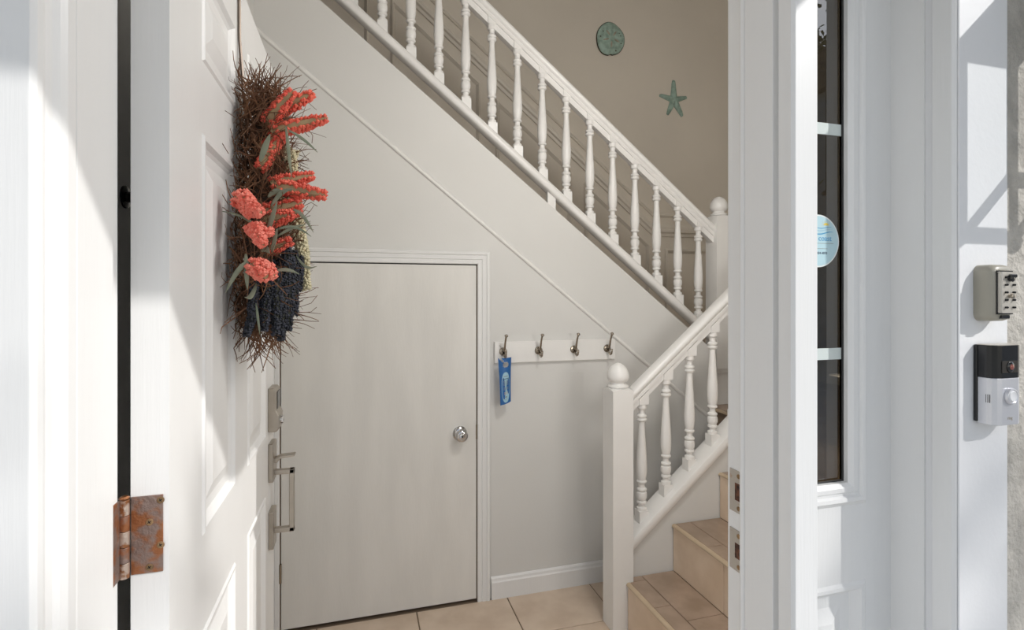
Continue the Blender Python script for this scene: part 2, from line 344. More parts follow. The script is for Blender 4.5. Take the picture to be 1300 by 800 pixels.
s_.build('sun_print', M['ink_yellow'], stk)
text('coast', 'lettering', .0135, M['ink_blue'], stk, (.7845, .7349, 1.4555), (1,0,0), (0,0,1))
text('434-4070', 'phone_number', .0058, M['ink_dark'], stk, (.778, .7349, 1.432), (1,0,0), (0,0,1))
MB().box(.757, .803, .7347, .7349, 1.4505, 1.4513).build('small_print', M['ink'], stk)
MB().box(.757, .790, .7347, .7349, 1.4413, 1.4420).build('small_print', M['ink'], stk)

# ------------------------------------------------------------------ front door, open 90 degrees inwards
DFX, DBX, DY0, DY1, DTOP = -.245, -.290, .812, 1.722, 2.03
door = empty('door_1', (DBX, DY0, 0), 'white six-panel front door standing open on the left', 'door', kind='structure')
cols = [(DY0+.155, DY0+.39), (DY0+.52, DY0+.755)]; rows = [(.25, .811), (.967, 1.625), (1.743, 1.915)]
d = MB()
d.box(DBX, DFX, DY0, cols[0][0], .015, DTOP); d.box(DBX, DFX, cols[1][1], DY1, .015, DTOP); d.box(DBX, DFX, cols[0][1], cols[1][0], .015, DTOP)
zs = [.015] + [z for r_ in rows for z in r_] + [DTOP]
for c0, c1 in cols:
    for k in range(0, 8, 2): d.box(DBX, DFX, c0, c1, zs[k], zs[k+1])
d.build('stiles_and_rails', M['trim'], door)
def dpanel(c0, c1, z0, z1):
    b = MB(); rg = []
    for o, p in [(0,0),(.004,.0035),(.010,.003),(.016,-.004),(.022,-.008),(.040,-.008),(.062,-.0015),(.066,0)]:
        rg.append([(DFX+p, c0+o, z0+o), (DFX+p, c1-o, z0+o), (DFX+p, c1-o, z1-o), (DFX+p, c0+o, z1-o)])
    b.loft(rg); k = len(b.v)-4; b.f.append((k, k+1, k+2, k+3))
    b.add([(DBX+.004,c0,z0),(DBX+.004,c1,z0),(DBX+.004,c1,z1),(DBX+.004,c0,z1)], [(0,1,2,3)])
    b.build('raised_panel', M['trim'], door)
for c in cols:
    for r_ in rows: dpanel(*c, *r_)
# rusty butt hinge
hz0, hz1 = .990, 1.093
hg = MB().box(DBX+.001, DFX-.007, DY0-.0022, DY0, hz0, hz1).build('hinge', M['rust'], door, bevel=.0006)
MB().box(-.3, -.2978, .760, .803, hz0, hz1).build('jamb_leaf', M['rust'], hg, bevel=.0006)
for k in range(5):
    z0 = hz0 + (hz1-hz0)*k/5; z1 = hz0 + (hz1-hz0)*(k+1)/5 - .0008
    MB().lathe([(0,.0056),(.0004,.006),(z1-z0-.0004,.006),(z1-z0,.0056)], (-.2945,.8045,z0), (0,0,1), 16).build('knuckle', M['rust_pale'] if k % 2 == 0 else M['rust'], hg, smooth='angle')
MB().lathe([(0,.0055),(.002,.0065),(.004,.0045)], (-.2945,.8045,hz1), (0,0,1), 16).build('pin_cap', M['rust_pale'], hg)
for (sx, sz) in ((-.2545,1.086),(-.2675,1.058),(-.2545,1.026),(-.2675,.998)):
    sc = MB().lathe([(0,.0046),(.0008,.0046),(.0012,.0036)], (sx,DY0-.0022,sz), (0,-1,0), 16).build('screw', M['screw'], hg)
    # crossed slot
    s_ = MB(); s_.box(sx-.0022,sx+.0022,DY0-.0037,DY0-.0033,sz-.0005,sz+.0005); s_.box(sx-.0005,sx+.0005,DY0-.0037,DY0-.0033,sz-.0022,sz+.0022)
    for v in range(len(s_.v)):
        x, y, z = s_.v[v]; a = .5; s_.v[v] = (sx+(x-sx)*math.cos(a)-(z-sz)*math.sin(a), y, sz+(x-sx)*math.sin(a)+(z-sz)*math.cos(a))
    s_.build('screw_slot', M['dark'], hg)
# keypad deadbolt
ky = DY0 + .838
lk = MB().prism([(DFX, 1.098), (DFX+.016, 1.098), (DFX+.023, 1.088), (DFX+.023, 1.035), (DFX+.030, 1.020), (DFX+.030, .984), (DFX+.022, .974), (DFX, .974)], 'y', ky-.037, ky+.037)
lock = lk.build('keypad_deadbolt', M['nickel'], door, bevel=.003)
MB().box(DFX+.0232, DFX+.0245, ky-.028, ky+.028, 1.038, 1.086).build('keypad', M['blackp'], lock, bevel=.0005)
MB().lathe([(0,.012),(.006,.012),(.007,.010)], (DFX+.030, ky, 1.002), (1,0,0), 20).build('key_cylinder', M['chrome'], lock, smooth='angle')
# handleset
hs = MB().box(DFX, DFX+.014, ky-.034, ky+.034, .831, .940).build('handle_set', M['nickel'], door, bevel=.003)
MB().box(DFX, DFX+.014, ky-.030, ky+.030, .640, .747).build('lower_plate', M['nickel'], hs, bevel=.003)
g = MB(); gp = [(DFX+.012, ky, .853), (DFX+.055, ky, .853), (DFX+.062, ky, .846), (DFX+.062, ky, .692), (DFX+.055, ky, .684), (DFX+.012, ky, .684)]
for a_, b_ in (((DFX+.010,DFX+.066),(.845,.858)), ((DFX+.010,DFX+.066),(.678,.691)), ((DFX+.052,DFX+.066),(.678,.858))): g.box(a_[0],a_[1],ky-.010,ky+.010,b_[0],b_[1])
g.build('grip', M['nickel'], hs, bevel=.002)
tl = MB().prism([(DFX+.012,.882),(DFX+.020,.880),(DFX+.030,.892),(DFX+.068,.896),(DFX+.068,.901),(DFX+.028,.899),(DFX+.012,.892)], 'y', ky-.014, ky+.014)
tl.build('thumb_lever', M['nickel'], hs, bevel=.001)
# dark round knob on the side wall seen through the hinge gap
kb = empty('wall_door_stop', (-.40, 1.094, 1.535), 'small dark round stop on the wall behind the hinge gap', 'door stop')
MB().lathe([(0,.020),(.003,.020),(.005,.010),(.018,.009),(.022,.016),(.034,.016),(.038,.011)], (-.40,1.094,1.535), (1,0,0), 20).build('bumper', M['blackp'], kb, smooth='angle')

# ------------------------------------------------------------------ closet door
cd = empty('door_2', (.10, 2.30, 0), 'plain cream closet door under the stairs with round chrome knob', 'door', kind='structure')
MB().box(-.300, .502, 2.297, 2.335, .012, 1.493).build('slab', M['cdoor'], cd, bevel=.0015)
kn = MB().lathe([(0,.032),(.003,.032),(.008,.027),(.012,.016),(.020,.013),(.028,.014),(.034,.022),(.042,.0275),(.050,.0275),(.056,.023),(.058,.017),(.0575,.0165),(.0575,.012),(.060,.0115),(.061,.007)], (.428,2.297,.752), (0,-1,0), 32).build('knob', M['chrome'], cd, smooth='angle')
MB().lathe([(0,.004),(.0008,.004)], (.428,2.297-.061,.752), (0,-1,0), 12).build('keyhole', M['dark'], kn)
sp = MB().box(.4995, .5075, 2.2935, 2.2965, .722, .786); sp.build('latch_plate', M['bronze'], cd, bevel=.001)
hh = MB().lathe([(0,.006),(.075,.006)], (-.3025,2.2925,.205), (0,0,1), 12).build('hinge', M['bronze'], cd, smooth='angle')
hh2 = MB().lathe([(0,.006),(.075,.006)], (-.3025,2.2925,1.22), (0,0,1), 12).build('hinge', M['bronze'], cd, smooth='angle')
cs = MB(); rg = []
for o, p in [(0,0),(0,.011),(.004,.013),(.016,.013),(.019,.010),(.022,.014),(.036,.015),(.039,.012),(.042,.017),(.052,.018),(.056,.014),(.057,0)]:
    y = 2.30 - p; rg.append([(DX0-o,y,0),(DX0-o,y,DZ1+o),(DX1+o,y,DZ1+o),(DX1+o,y,0)])
cs.loft(rg, closed=False)
struct(cs, 'trim_8', M['trim'], 'white fluted casing around the closet door', 'door casing')
fr = MB(); fr.box(DX0-.001,-.3025,2.30,2.40,0,DZ1); fr.box(.5045,DX1+.001,2.30,2.40,0,DZ1)
struct(fr, 'trim_9', M['grout'], 'dark strips painting shade into the gap around the closet door', 'gap shade')  # shade of the door gap painted as dark strips

# ------------------------------------------------------------------ stairs
st = empty('lower_stairs', (1.4, 1.45, 0), 'lower flight of stairs faced with beige and brown tiles', 'stairs')
X0, RUN, SY0, SY1 = 1.046, .232, .86, 1.955
b = MB()
b.box(X0+.006, X0+RUN, SY0, 1.921, 0, RI-.008); b.box(1.074, X0+RUN, 1.921, SY1, 0, RI-.008)
for k in (1, 2): b.box(X0+RUN*k+.006, X0+RUN*(k+1)+(.010 if k < 2 else .004), SY0, SY1, 0, RI*(k+1)-.008)
b.build('stair_core', M['grout'], st)
def pieces(y0, y1, cuts):
    ys = [y0] + sorted(cuts) + [y1]; return [(ys[i]+.0012, ys[i+1]-.0012) for i in range(len(ys)-1)]
for k in range(3):
    xr = X0+RUN*k; z1 = RI*(k+1); z0 = RI*k; SE = 1.9215 if k == 0 else SY1; xe = xr+RUN-(.007 if k == 2 else 0)
    if k == 0: MB().box(1.0735, xr+.080, 1.9225, SY1-.001, z1-.010, z1).build('tread_tile', M['tread'], st, bevel=.001, seg=1)
    for y0, y1 in pieces(SY0, SE, [1.24, 1.633]): MB().box(xr, xr+.009, y0, y1, z0+.001, z1-.012).build('riser_tile', M['riser'], st, bevel=.001, seg=1)
    MB().prism([(xr-.006, z1-.011), (xr+.010, z1-.011), (xr+.010, z1-.0002), (xr+.002, z1), (xr-.003, z1-.002), (xr-.006, z1-.006)], 'y', SY0, SE).build('nosing_trim', M['nosing'], st, smooth=False)
    for y0, y1 in pieces(SY0, SE, [1.34, 1.738]): MB().box(xr+.0115, xr+.080, y0, y1, z1-.010, z1).build('tread_tile', M['tread'], st, bevel=.001, seg=1)
    for y0, y1 in pieces(SY0, SY1, [1.24, 1.637]): MB().box(xr+.0825, xe, y0, y1, z1-.010, z1).build('tread_tile', M['tread'], st, bevel=.001, seg=1)
ld = empty('stair_landing', (2.3, 2.1, 0), 'tiled landing where the stairs turn behind the white post', 'landing')
LX = X0 + RUN*3; LZ = RI*4
MB().box(LX+.009, 2.949, .81, 3.349, .0, LZ-.010).build('landing_core', M['grout'], ld)
for y0, y1 in pieces(SY0, SY1, [1.24, 1.633]): MB().box(LX, LX+.009, y0, y1, RI*3+.001, LZ-.012).build('riser_tile', M['riser'], ld, bevel=.001, seg=1)
MB().box(LX-.006, LX+.012, .87, 3.34, LZ-.014, LZ).build('nosing_trim', M['nosing'], ld, bevel=.004)
for i in range(3):
    for j in range(6):
        MB().box(LX+.014+i*.4, min(2.945, LX+.411+i*.4), .87+j*.41, min(3.345, 1.277+j*.41), LZ-.010, LZ).build('landing_tile', M['tread'], ld, bevel=.001, seg=1)
us = empty('upper_stairs', (.6, 2.9, LZ), 'upper flight of stairs behind the sloping wall', 'stairs')
for k in range(8):
    xa = XE - .248*k; z = LZ + RI*(k+1)
    MB().box(xa-.27, xa+(.02 if k else 0), 2.445, 3.33, z-.03, z).build('tread', M['tread'], us, bevel=.006)
    MB().box(xa-.012, xa, 2.445, 3.33, z-RI, z-.03).build('riser', M['rail'], us)
MB().prism([(XE+.30, LZ), (XE+.30, LZ+.17), (XE+.02, LZ+.17), (XE+.02, LZ)], 'y', 2.36, 2.42).build('end_board', M['rail'], ld, bevel=.003)
MB().box(XE+.0, XE+.34, 2.335, 2.44, LZ+.168, LZ+.198).build('end_board_cap', M['rail'], ld, bevel=.006)

# ------------------------------------------------------------------ balustrades
K = 1.2
BPROF = [(0,.0172),(.012,.0178),(.026,.0172),(.034,.0115),(.050,.0105),(.060,.0120),(.066,.0165),(.078,.0175),(.086,.0165),(.090,.0130),(.100,.0150),(.120,.0180),(.145,.0184),(.168,.0172),(.176,.0130),(.184,.0165),(.196,.0178),(.206,.0165),(.214,.0115),
         (.235,.0100),(.252,.0108),(.260,.0165),(.270,.0176),(.278,.0165),(.283,.0135),(.310,.0160),(.36,.0183),(.43,.0186),(.52,.0170),(.62,.0146),(.72,.0120),(.80,.0104),(.832,.0108),(.842,.0165),(.853,.0180),(.864,.0168),(.870,.0125),
         (.878,.0165),(.889,.0176),(.898,.0160),(.906,.0110),(.928,.0100),(.948,.0115),(.958,.0165),(.972,.0178),(.985,.0165),(1.0,.0170)]
BL = .447
def baluster_mesh(slope):
    b = MB(); b.lathe([(h*BL, r_*K) for h, r_ in BPROF], (0,0,0), (0,0,1), 20)
    q = .0215; e = .035                                  # square blocks cut to the pitch of the rails
    def blk(zlow, zhigh):
        vs = [(x, y, z) for (x, y, z) in ((-q,-q,zlow(-q)),(q,-q,zlow(q)),(q,q,zlow(q)),(-q,q,zlow(-q)),(-q,-q,zhigh(-q)),(q,-q,zhigh(q)),(q,q,zhigh(q)),(-q,q,zhigh(-q)))]
        b.add(vs, [(0,3,2,1),(4,5,6,7),(0,1,5,4),(1,2,6,5),(2,3,7,6),(3,0,4,7)])
    blk(lambda x: -.045 + slope*x, lambda x: 0.0); blk(lambda x: BL, lambda x: BL + .042 + slope*x)
    return b.mesh('baluster', M['rail'], smooth='angle')
def sweep(mb, prof, p0, p1):        # profile (across y, up) carried along a pitched straight line, plumb cut
    rg = [[(p[0], p[1]+a, p[2]+h) for a, h in prof] for p in (p0, p1)]
    return mb.loft(rg, closed=True, caps=True)
_rp = [(.016,0),(.016,.030),(.024,.031),(.024,.046),(.021,.049),(.021,.053),(.027,.056),(.032,.064),(.033,.074),(.029,.085),(.020,.092),(.010,.095)]
RAILP = [(-a, h) for a, h in _rp] + [(a, h) for a, h in reversed(_rp)]
def newel(parent, x, y, z0, ztop, face_low=None):
    h = .0455; b = MB(); n_ = 8
    # post with arched top edges
    ring0 = []; ring1 = []; pts = []
    for cx, cy, dx, dy in ((-h,-h,1,0),(h,-h,0,1),(h,h,-1,0),(-h,h,0,-1)):
        for i in range(n_): t = i/n_; pts.append((cx+dx*2*h*t, cy+dy*2*h*t, math.sin(math.pi*t)))
    ring0 = [(x+a, y+c, z0) for a, c, _ in pts]; ring1 = [(x+a, y+c, ztop-.006+.007*q) for a, c, q in pts]; ring2 = [(x+a*.72, y+c*.72, ztop+.003) for a, c, _ in pts]
    b.loft([ring0, ring1, ring2], closed=True, caps=True)
    po = b.build('newel_post', M['rail'], parent, smooth='angle')
    f = [(0,.034),(.003,.041),(.008,.043),(.012,.041),(.014,.034),(.018,.031),(.022,.030),(.025,.033),(.029,.038),(.035,.0425),(.043,.0448),(.053,.0447),(.064,.0425),(.075,.038),(.085,.0315),(.093,.0235),(.099,.014),(.102,.006),(.1025,.001)]
    MB().lathe(f, (x, y, ztop+.001), (0,0,1), 28).build('finial', M['rail'], po, smooth='angle')
    return po
# lower
BY = 1.985; SL = .855
lb = empty('lower_balustrade', (1.026, BY, 0), 'white balustrade with square newel post rising right along the lower stairs', 'balustrade')
newel(lb, 1.027, 1.968, 0, .978)
def shoe_top(X): return .396 + .845*(X - 1.113)
def rail_bot(X): return .888 + SL*(X - 1.109)
XR = 1.80
kw = MB().prism([(1.0735, 0), (LX-.008, 0), (LX-.008, shoe_top(LX)-.06), (1.0735, shoe_top(1.072)-.06)], 'y', 1.958, 2.012)
kw.build('stringer_wall', M['wall'], lb)
sweep(MB(), [(-.050,0),(-.054,.010),(-.054,.034),(-.050,.044),(-.040,.050),(.040,.050),(.050,.044),(.054,.034),(.054,.010),(.050,0)], (1.070, BY, shoe_top(1.070)-.05), (XR, BY, shoe_top(XR)-.05)).build('bottom_rail', M['rail'], lb, smooth='angle')
sweep(MB(), RAILP, (1.070, BY, rail_bot(1.070)), (XR, BY, rail_bot(XR))).build('handrail', M['rail'], lb, smooth='angle')
bm_l = baluster_mesh(.85)
for k in range(6):
    X = 1.146 + .1165*k
    put(bm_l, 'baluster', lb, (X, BY, shoe_top(X) + .032))
newel(lb, 1.845, 1.968, LZ + .001, 1.66)
# upper
UY = 2.338; USL = -.805
ub = empty('upper_balustrade', (1.79, UY, LZ), 'white balustrade climbing left along the upper stairs above the closet', 'balustrade')
newel(ub, 1.80, UY, LZ + .2, 1.770)
def ushoe(X): return 2.226 + USL*(X - .442)
def urail(X): return 2.406 + USL*(X - .794)
XL = -.39
sweep(MB(), [(-.022,-.050),(-.029,-.044),(-.033,-.032),(-.032,-.018),(-.027,-.006),(-.018,0),(.018,0),(.027,-.006),(.032,-.018),(.033,-.032),(.029,-.044),(.022,-.050)], (XL, UY, ushoe(XL)), (1.757, UY, ushoe(1.757))).build('bottom_rail', M['rail'], ub, smooth='angle')
sweep(MB(), RAILP, (XL, UY, urail(XL)), (1.757, UY, urail(1.757))).build('handrail', M['rail'], ub, smooth='angle')
bm_u = baluster_mesh(USL)
for k in range(18):
    X = 1.676 - .1214*k
    if X < XL + .03: break
    put(bm_u, 'baluster', ub, (X, UY, ushoe(X) + .032))
MB().prism([(.85, wtop(.85)-.005), (.89, wtop(.89)-.005), (.89, ushoe(.89)-.045), (.85, ushoe(.85)-.045)], 'y', UY-.012, UY+.012).build('spacer_block', M['rail'], ub)
MB().box(1.845, 2.2, UY-.03, UY+.03, 1.545, 1.60).build('level_rail', M['rail'], ub, bevel=.01)

# ------------------------------------------------------------------ wainscot on the stairwell wall
WY = 3.35
def wz(X): return 1.838 + .82*(2.02 - X) if X < 2.02 else 1.838
wa = MB()
def trimrun(dz, prof):
    rg = []
    for X in (-1.78, 2.02, 2.949): rg.append([(X, WY-p, wz(X)+dz+h) for p, h in prof])
    wa.loft(rg, closed=True, caps=True)
trimrun(0, [(0,-.055),(.016,-.055),(.022,-.034),(.036,-.026),(.040,-.006),(.030,.004),(.020,.010),(.014,.03),(0,.032)])
trimrun(.085, [(0,0),(.014,0),(.022,.012),(.016,.026),(0,.032)])
struct(wa, 'trim_10', M['wains'], 'taupe chair rail sloping along the stairwell wall', 'chair rail')
wp = MB()
def pframe(xa, xb, dtop, dbot):
    def q(o): return [(xa+o, wz(xa+o)-dtop-o*1.2), (xb-o, wz(xb-o)-dtop-o*1.2), (xb-o, wz(xb-o)-dbot+o*1.2), (xa+o, wz(xa+o)-dbot+o*1.2)]
    rg = []
    for o, p in [(0,.001),(.005,.016),(.012,.020),(.020,.012),(.028,.001)]: rg.append([(x, WY-p, z) for x, z in q(o)])
    wp.loft(rg)
for xa, xb in ((-1.1,-.62),(-.50,.06),(.19,.758),(.86,1.395),(1.49,1.995),(2.12,2.80)): pframe(xa, xb, .14, .80)
struct(wp, 'trim_11', M['wains'], 'row of recessed taupe panel frames below the chair rail', 'wainscot')

# ------------------------------------------------------------------ wall ornaments
sd = empty('sand_dollar_ornament', (1.684, 3.35, 3.145), 'round teal green sand dollar ornament on the taupe stairwell wall', 'ornament')
c0 = Vector((1.684, 3.35, 3.145)); b = MB(); rg = []; N = 40
def sdr(a): return 1 + .04*math.sin(a*2+.8) + .03*math.sin(3*a+2) + .015*math.sin(5*a) - (.06 if abs(math.atan2(math.sin(a+math.pi/2), math.cos(a+math.pi/2))) < .08 else 0)
for f_, p in [(1.0,.0),(1.0,.010),(.96,.017),(.85,.022),(.6,.026),(.3,.029),(.02,.030)]:
    rg.append([c0 + Vector((.103*f_*sdr(2*math.pi*k/N)*math.cos(2*math.pi*k/N), -p, .118*f_*sdr(2*math.pi*k/N)*math.sin(2*math.pi*k/N))) for k in range(N)])
b.loft(rg, closed=True, caps=True).build('shell', M['patina'], sd, smooth='angle')
MB().loft([[c0 + Vector((.1045*f_*sdr(2*math.pi*k/N)*math.cos(2*math.pi*k/N), -p, .1195*f_*sdr(2*math.pi*k/N)*math.sin(2*math.pi*k/N))) for k in range(N)] for f_, p in [(1.0,.002),(1.01,.008),(.985,.013)]]).build('rim', M['patina_dark'], sd)
for k in range(5):
    a0 = math.pi*1.5 + 2*math.pi*k/5; u = Vector((math.cos(a0), 0, math.sin(a0))); v = Vector((-math.sin(a0), 0, math.cos(a0))); rr = []
    for f_, p in [(1,.024),(.7,.0295),(.05,.031)]:
        rr.append([c0 + Vector((0,-p,0)) + u*(.040+.027*f_*math.cos(t)) + v*(.0085*f_*math.sin(t)) for t in [2*math.pi*i/14 for i in range(14)]])
    MB().loft(rr, closed=True, caps=True).build('petal', M['petal'], sd)
for a0, rr_ in ((.3,.08),(.55,.075),(-.3,.083),(-1.1,.085),(2.6,.075),(3.1,.085)):
    p = c0 + Vector((.103/.11*rr_*math.cos(a0), -.0225, .118/.11*rr_*math.sin(a0)))
    MB().blob(p, .007).build('slot', M['patina_dark'], sd)
sf = empty('starfish_ornament', (2.193, 3.35, 2.775), 'five-armed teal green starfish ornament on the taupe stairwell wall', 'ornament')
c0 = Vector((2.193, 3.35, 2.775)); N = 100
arms = [(R(91), .150, .027), (R(16), .118, .024), (R(-57), .138, .027), (R(-115), .128, .026), (R(168), .125, .024)]
def outline(f_):
    pts = []
    for k in range(N):
        a = 2*math.pi*k/N; best = .030
        for aa, L, wd in arms:
            da = math.atan2(math.sin(a-aa), math.cos(a-aa))
            if abs(da) < 1.2:
                # distance along the ray to a tapered capsule arm
                s_, c_ = abs(math.sin(da)), math.cos(da)
                lo_, hi_ = 0, L
                for _ in range(24):
                    m_ = (lo_+hi_)/2; xx = m_*c_; yy = m_*s_
                    wdt = wd*(1-.62*xx/L); ok = yy < wdt and xx < L-.006
                    lo_, hi_ = (m_, hi_) if ok else (lo_, m_)
                best = max(best, lo_)
        pts.append((a, best))
    return [(math.cos(a)*r_, math.sin(a)*r_) for a, r_ in pts]
ol = outline(1); rg = []
for f_, p in [(1,.0),(1,.006),(.90,.013),(.6,.019),(.25,.024),(.02,.027)]:
    rg.append([c0 + Vector((x*f_, -p, z*f_)) for x, z in ol])
MB().loft(rg, closed=True, caps=True).build('body', M['patina'], sf, smooth=True)
bp = MB()
for aa, L, wd in arms:
    for i in range(1, 12):
        t = i/12.5*L
        for s_ in (-1, 0, 1): bp.blob(c0 + Vector((math.cos(aa)*t - math.sin(aa)*s_*wd*.5*(1-.6*t/L), -.012-.013*(1-t/L)+abs(s_)*.004, math.sin(aa)*t + math.cos(aa)*s_*wd*.5*(1-.6*t/L))), .0042)
o = bp.build('bumps', M['patina'], sf); o['kind'] = 'stuff'

# ------------------------------------------------------------------ coat rack and door hanger
cr = empty('coat_rack', (.88, 2.30, 1.10), 'white board on the wall with four antique metal coat hooks', 'coat rack')
MB().box(.584, 1.177, 2.284, 2.2995, 1.056, 1.152).build('board', M['rail'], cr, bevel=.0015)
for X in (.622, .790, .964, 1.134):
    hk = MB().lathe([(0,.0185),(.003,.0185),(.006,.016),(.007,.010),(.010,.008)], (X,2.284,1.108), (0,-1,0), 20).build('hook', M['bronze'], cr, smooth='angle')
    MB().tube([(X,2.276,1.108),(X,2.262,1.116),(X,2.254,1.132),(X,2.247,1.152),(X,2.238,1.170),(X,2.230,1.182)], [.006,.006,.0048,.0042,.0042,.0045], 10).build('prong', M['bronze'], hk, smooth=True)
    MB().lathe([(0,.003),(.002,.006),(.006,.0085),(.010,.006),(.012,.001)], (X,2.2335,1.177), (0,-.6,.8), 14).build('ball_tip', M['bronze'], hk, smooth=True)
    MB().tube([(X,2.276,1.102),(X,2.262,1.090),(X,2.249,1.083),(X,2.238,1.088),(X,2.234,1.100),(X,2.236,1.110)], [.0055,.005,.0048,.0046,.0045,.0055], 10).build('lower_hook', M['bronze'], hk, smooth=True)
    for dz in (-.012, .012): MB().lathe([(0,.0025),(.0012,.002)], (X-.010,2.279,1.108+dz*.7), (0,-1,0), 8).build('screw', M['dark'], hk)
tg = empty('door_hanger_card', (.620, 2.246, 1.07), 'blue door hanger card with pale oval label hanging from the first hook', 'door hanger')
def tagpt(u, v):     # u across -1..1, v down 0..1; gentle curl and tilt
    hw = .030 - .006*v; return Vector((.6215 + u*hw + .001*v, 2.246 + .010*(u*u) - .012*v + .006*math.sin(v*3)*u, 1.083 - .200*v + .006*u*(.3+v)))
b = MB(); NU, NV = 16, 44; idx = {}
for j in range(NV+1):
    for i in range(NU+1): idx[i, j] = len(b.v); b.v.append(tuple(tagpt(-1+2*i/NU, j/NV)))
for j in range(NV):
    for i in range(NU):
        u = -1+2*(i+.5)/NU; v = (j+.5)/NV
        if ((u-.05)*.029)**2 + ((v-.145)*.200)**2 < .0125**2: continue              # round hole
        if abs((u+.42) - (v-.07)*4.2) < .17 and v < .10: continue                    # slit
        b.f.append((idx[i,j], idx[i+1,j], idx[i+1,j+1], idx[i,j+1]))
o = b.build('card', M['blue'], tg); so = o.modifiers.new('thickness', 'SOLIDIFY'); so.thickness = .0008
b = MB(); n = 36; ring = []
for k in range(n):
    a = 2*math.pi*k/n; vv = .64 + .33*math.copysign(abs(math.sin(a))**.75, math.sin(a)); ring.append(tagpt(.70*math.copysign(abs(math.cos(a))**.8, math.cos(a)), vv) + Vector((0,-.0012,0)))
cen = tagpt(0, .64) + Vector((0,-.0016,0))
b.add([cen] + ring, [(0, k+1, (k+1) % n+1) for k in range(n)]).build('oval_label', M['pale_blue'], tg)
def tl_(v, u0, u1, th, m):
    b = MB(); n = 6; t1 = []; t2 = []
    for i in range(n+1):
        u = u0+(u1-u0)*i/n; t1.append(tagpt(u, v-th)+Vector((0,-.0024,0))); t2.append(tagpt(u, v+th)+Vector((0,-.0024,0)))
    b.loft([t1, t2], closed=False).build('printed_line', m, tg)
tl_(.40, -.35, .35, .008, M['ink']); tl_(.455, -.55, .55, .007, M['ink_dark'])
for i in range(5): tl_(.50+.022*i, -.45, .45, .0035, M['ink'])
for i in range(3): tl_(.64+.022*i, -.45, .45, .0035, M['ink'])
for i in range(3): tl_(.745+.022*i, -.35, .35, .004, M['nosing'])
tl_(.85, -.18, .18, .015, M['ink']); tl_(.90, -.25, .25, .004, M['ink'])

# ------------------------------------------------------------------ key lock box
kx0, kx1, ky0, ky1, kz0, kz1 = .955, 1.003, .584, .612, 1.319, 1.409
kbx = empty('key_lock_box', (.985, .612, 1.364), 'taupe push-button key lock box on the white trim board above the doorbell', 'lock box')
def rrect(x0, x1, z0, z1, r, n=6):
    pts = []
    for cx, cz, a0 in ((x1-r, z1-r, 0), (x0+r, z1-r, 90), (x0+r, z0+r, 180), (x1-r, z0+r, 270)):
        for i in range(n+1): a = R(a0+90*i/n); pts.append((cx+r*math.cos(a), cz+r*math.sin(a)))
    return pts
b = MB(); b.loft([[(x, y, z) for x, z in rrect(kx0+o, kx1-o, kz0+o, kz1-o, .012)] for y, o in ((ky1,0),(ky0+.010,0),(ky0+.004,.002),(ky0+.001,.005),(ky0,.009))], closed=True, caps=True)
b.build('body', M['putty'], kbx, smooth='angle')
fx0, fx1 = kx0+.008, kx1-.007
fp = MB().loft([[(x, y, z) for x, z in rrect(fx0+o, fx1-o, kz0+.013, kz1-.012, .002, 2)] for y, o in ((ky0,0),(ky0-.006,0),(ky0-.007,.0008))], closed=True, caps=True).build('face_plate', M['face'], kbx)
MB().box(fx0-.0012, fx1+.0012, ky0-.0015, ky0, kz0+.011, kz1-.010).build('gasket', M['blackp'], kbx)
fm = (fx0+fx1)/2; fy = ky0-.007
for j in range(5):
    for s_ in (-1, 1):
        z = kz0+.022+.0118*j
        MB().lathe([(0,.0017),(.0032,.0017),(.0038,.0012)], (fm+s_*.0085, fy, z), (0,-1,0), 10).build('push_button', M['blackp'], fp, smooth='angle')
MB().lathe([(0,.0055),(.003,.0055),(.004,.006),(.005,.0045)], (fm+.001, fy, kz1-.022), (0,-1,0), 16).build('release_catch', M['blackp'], fp, smooth='angle')
MB().box(fm-.006, fm+.009, fy-.006, fy-.002, kz1-.021, kz1-.016).build('catch_lever', M['blackp'], fp, bevel=.001)
MB().lathe([(0,.003),(.003,.003),(.004,.0042),(.006,.0042),(.0065,.0025)], (fm, fy, kz0+.040), (0,-1,0), 14).build('turn_knob', M['nickel'], fp, smooth='angle')
MB().box(fm-.009, fm+.009, ky0-.003, ky0+.003, kz0+.004, kz0+.0095).build('bottom_slot', M['blackp'], kbx, bevel=.001)

# ------------------------------------------------------------------ video doorbell
vx0, vx1, vyb, vyf, vz0, vz1 = .9545, 1.0225, .612, .581, 1.155, 1.282
vd = empty('video_doorbell', (.985, .612, 1.219), 'silver and black video doorbell with round button on the white trim board', 'doorbell')
def dbell(z0, z1, o, yb=None):   # plan: flat back, rounded shoulders
    yb = vyb-.005 if yb is None else yb
    p = [(vx0+.002+o, yb), (vx0+.002+o, vyf+.013), (vx0+.004+o, vyf+.007), (vx0+.009+o, vyf+.0025), (vx0+.016, vyf+o), (vx1-.016, vyf+o), (vx1-.009-o, vyf+.0025), (vx1-.004-o, vyf+.007), (vx1-.002-o, vyf+.013), (vx1-.002-o, yb)]
    return MB().prism(p, 'z', z0, z1)
MB().box(vx0, vx1, vyb-.006, vyb, vz0+.002, vz1-.001).build('back_plate', M['blackp'], vd, bevel=.002)
vm = 1.2290
dbell(vz0, vm, 0).build('face_plate', M['silver'], vd, bevel=.0008)
dbell(vm+.0004, vz1-.0012, .0002).build('camera_cover', M['blackp'], vd, bevel=.0006)
dbell(vz1-.0011, vz1, 0).build('top_cap', M['face'], vd)
vc = (vx0+vx1)/2 - .001
cw = MB().box(vc-.018, vc+.018, vyf-.0006, vyf+.0006, 1.2375, 1.2565).build('camera_window', M['dark'], vd, bevel=.0004)
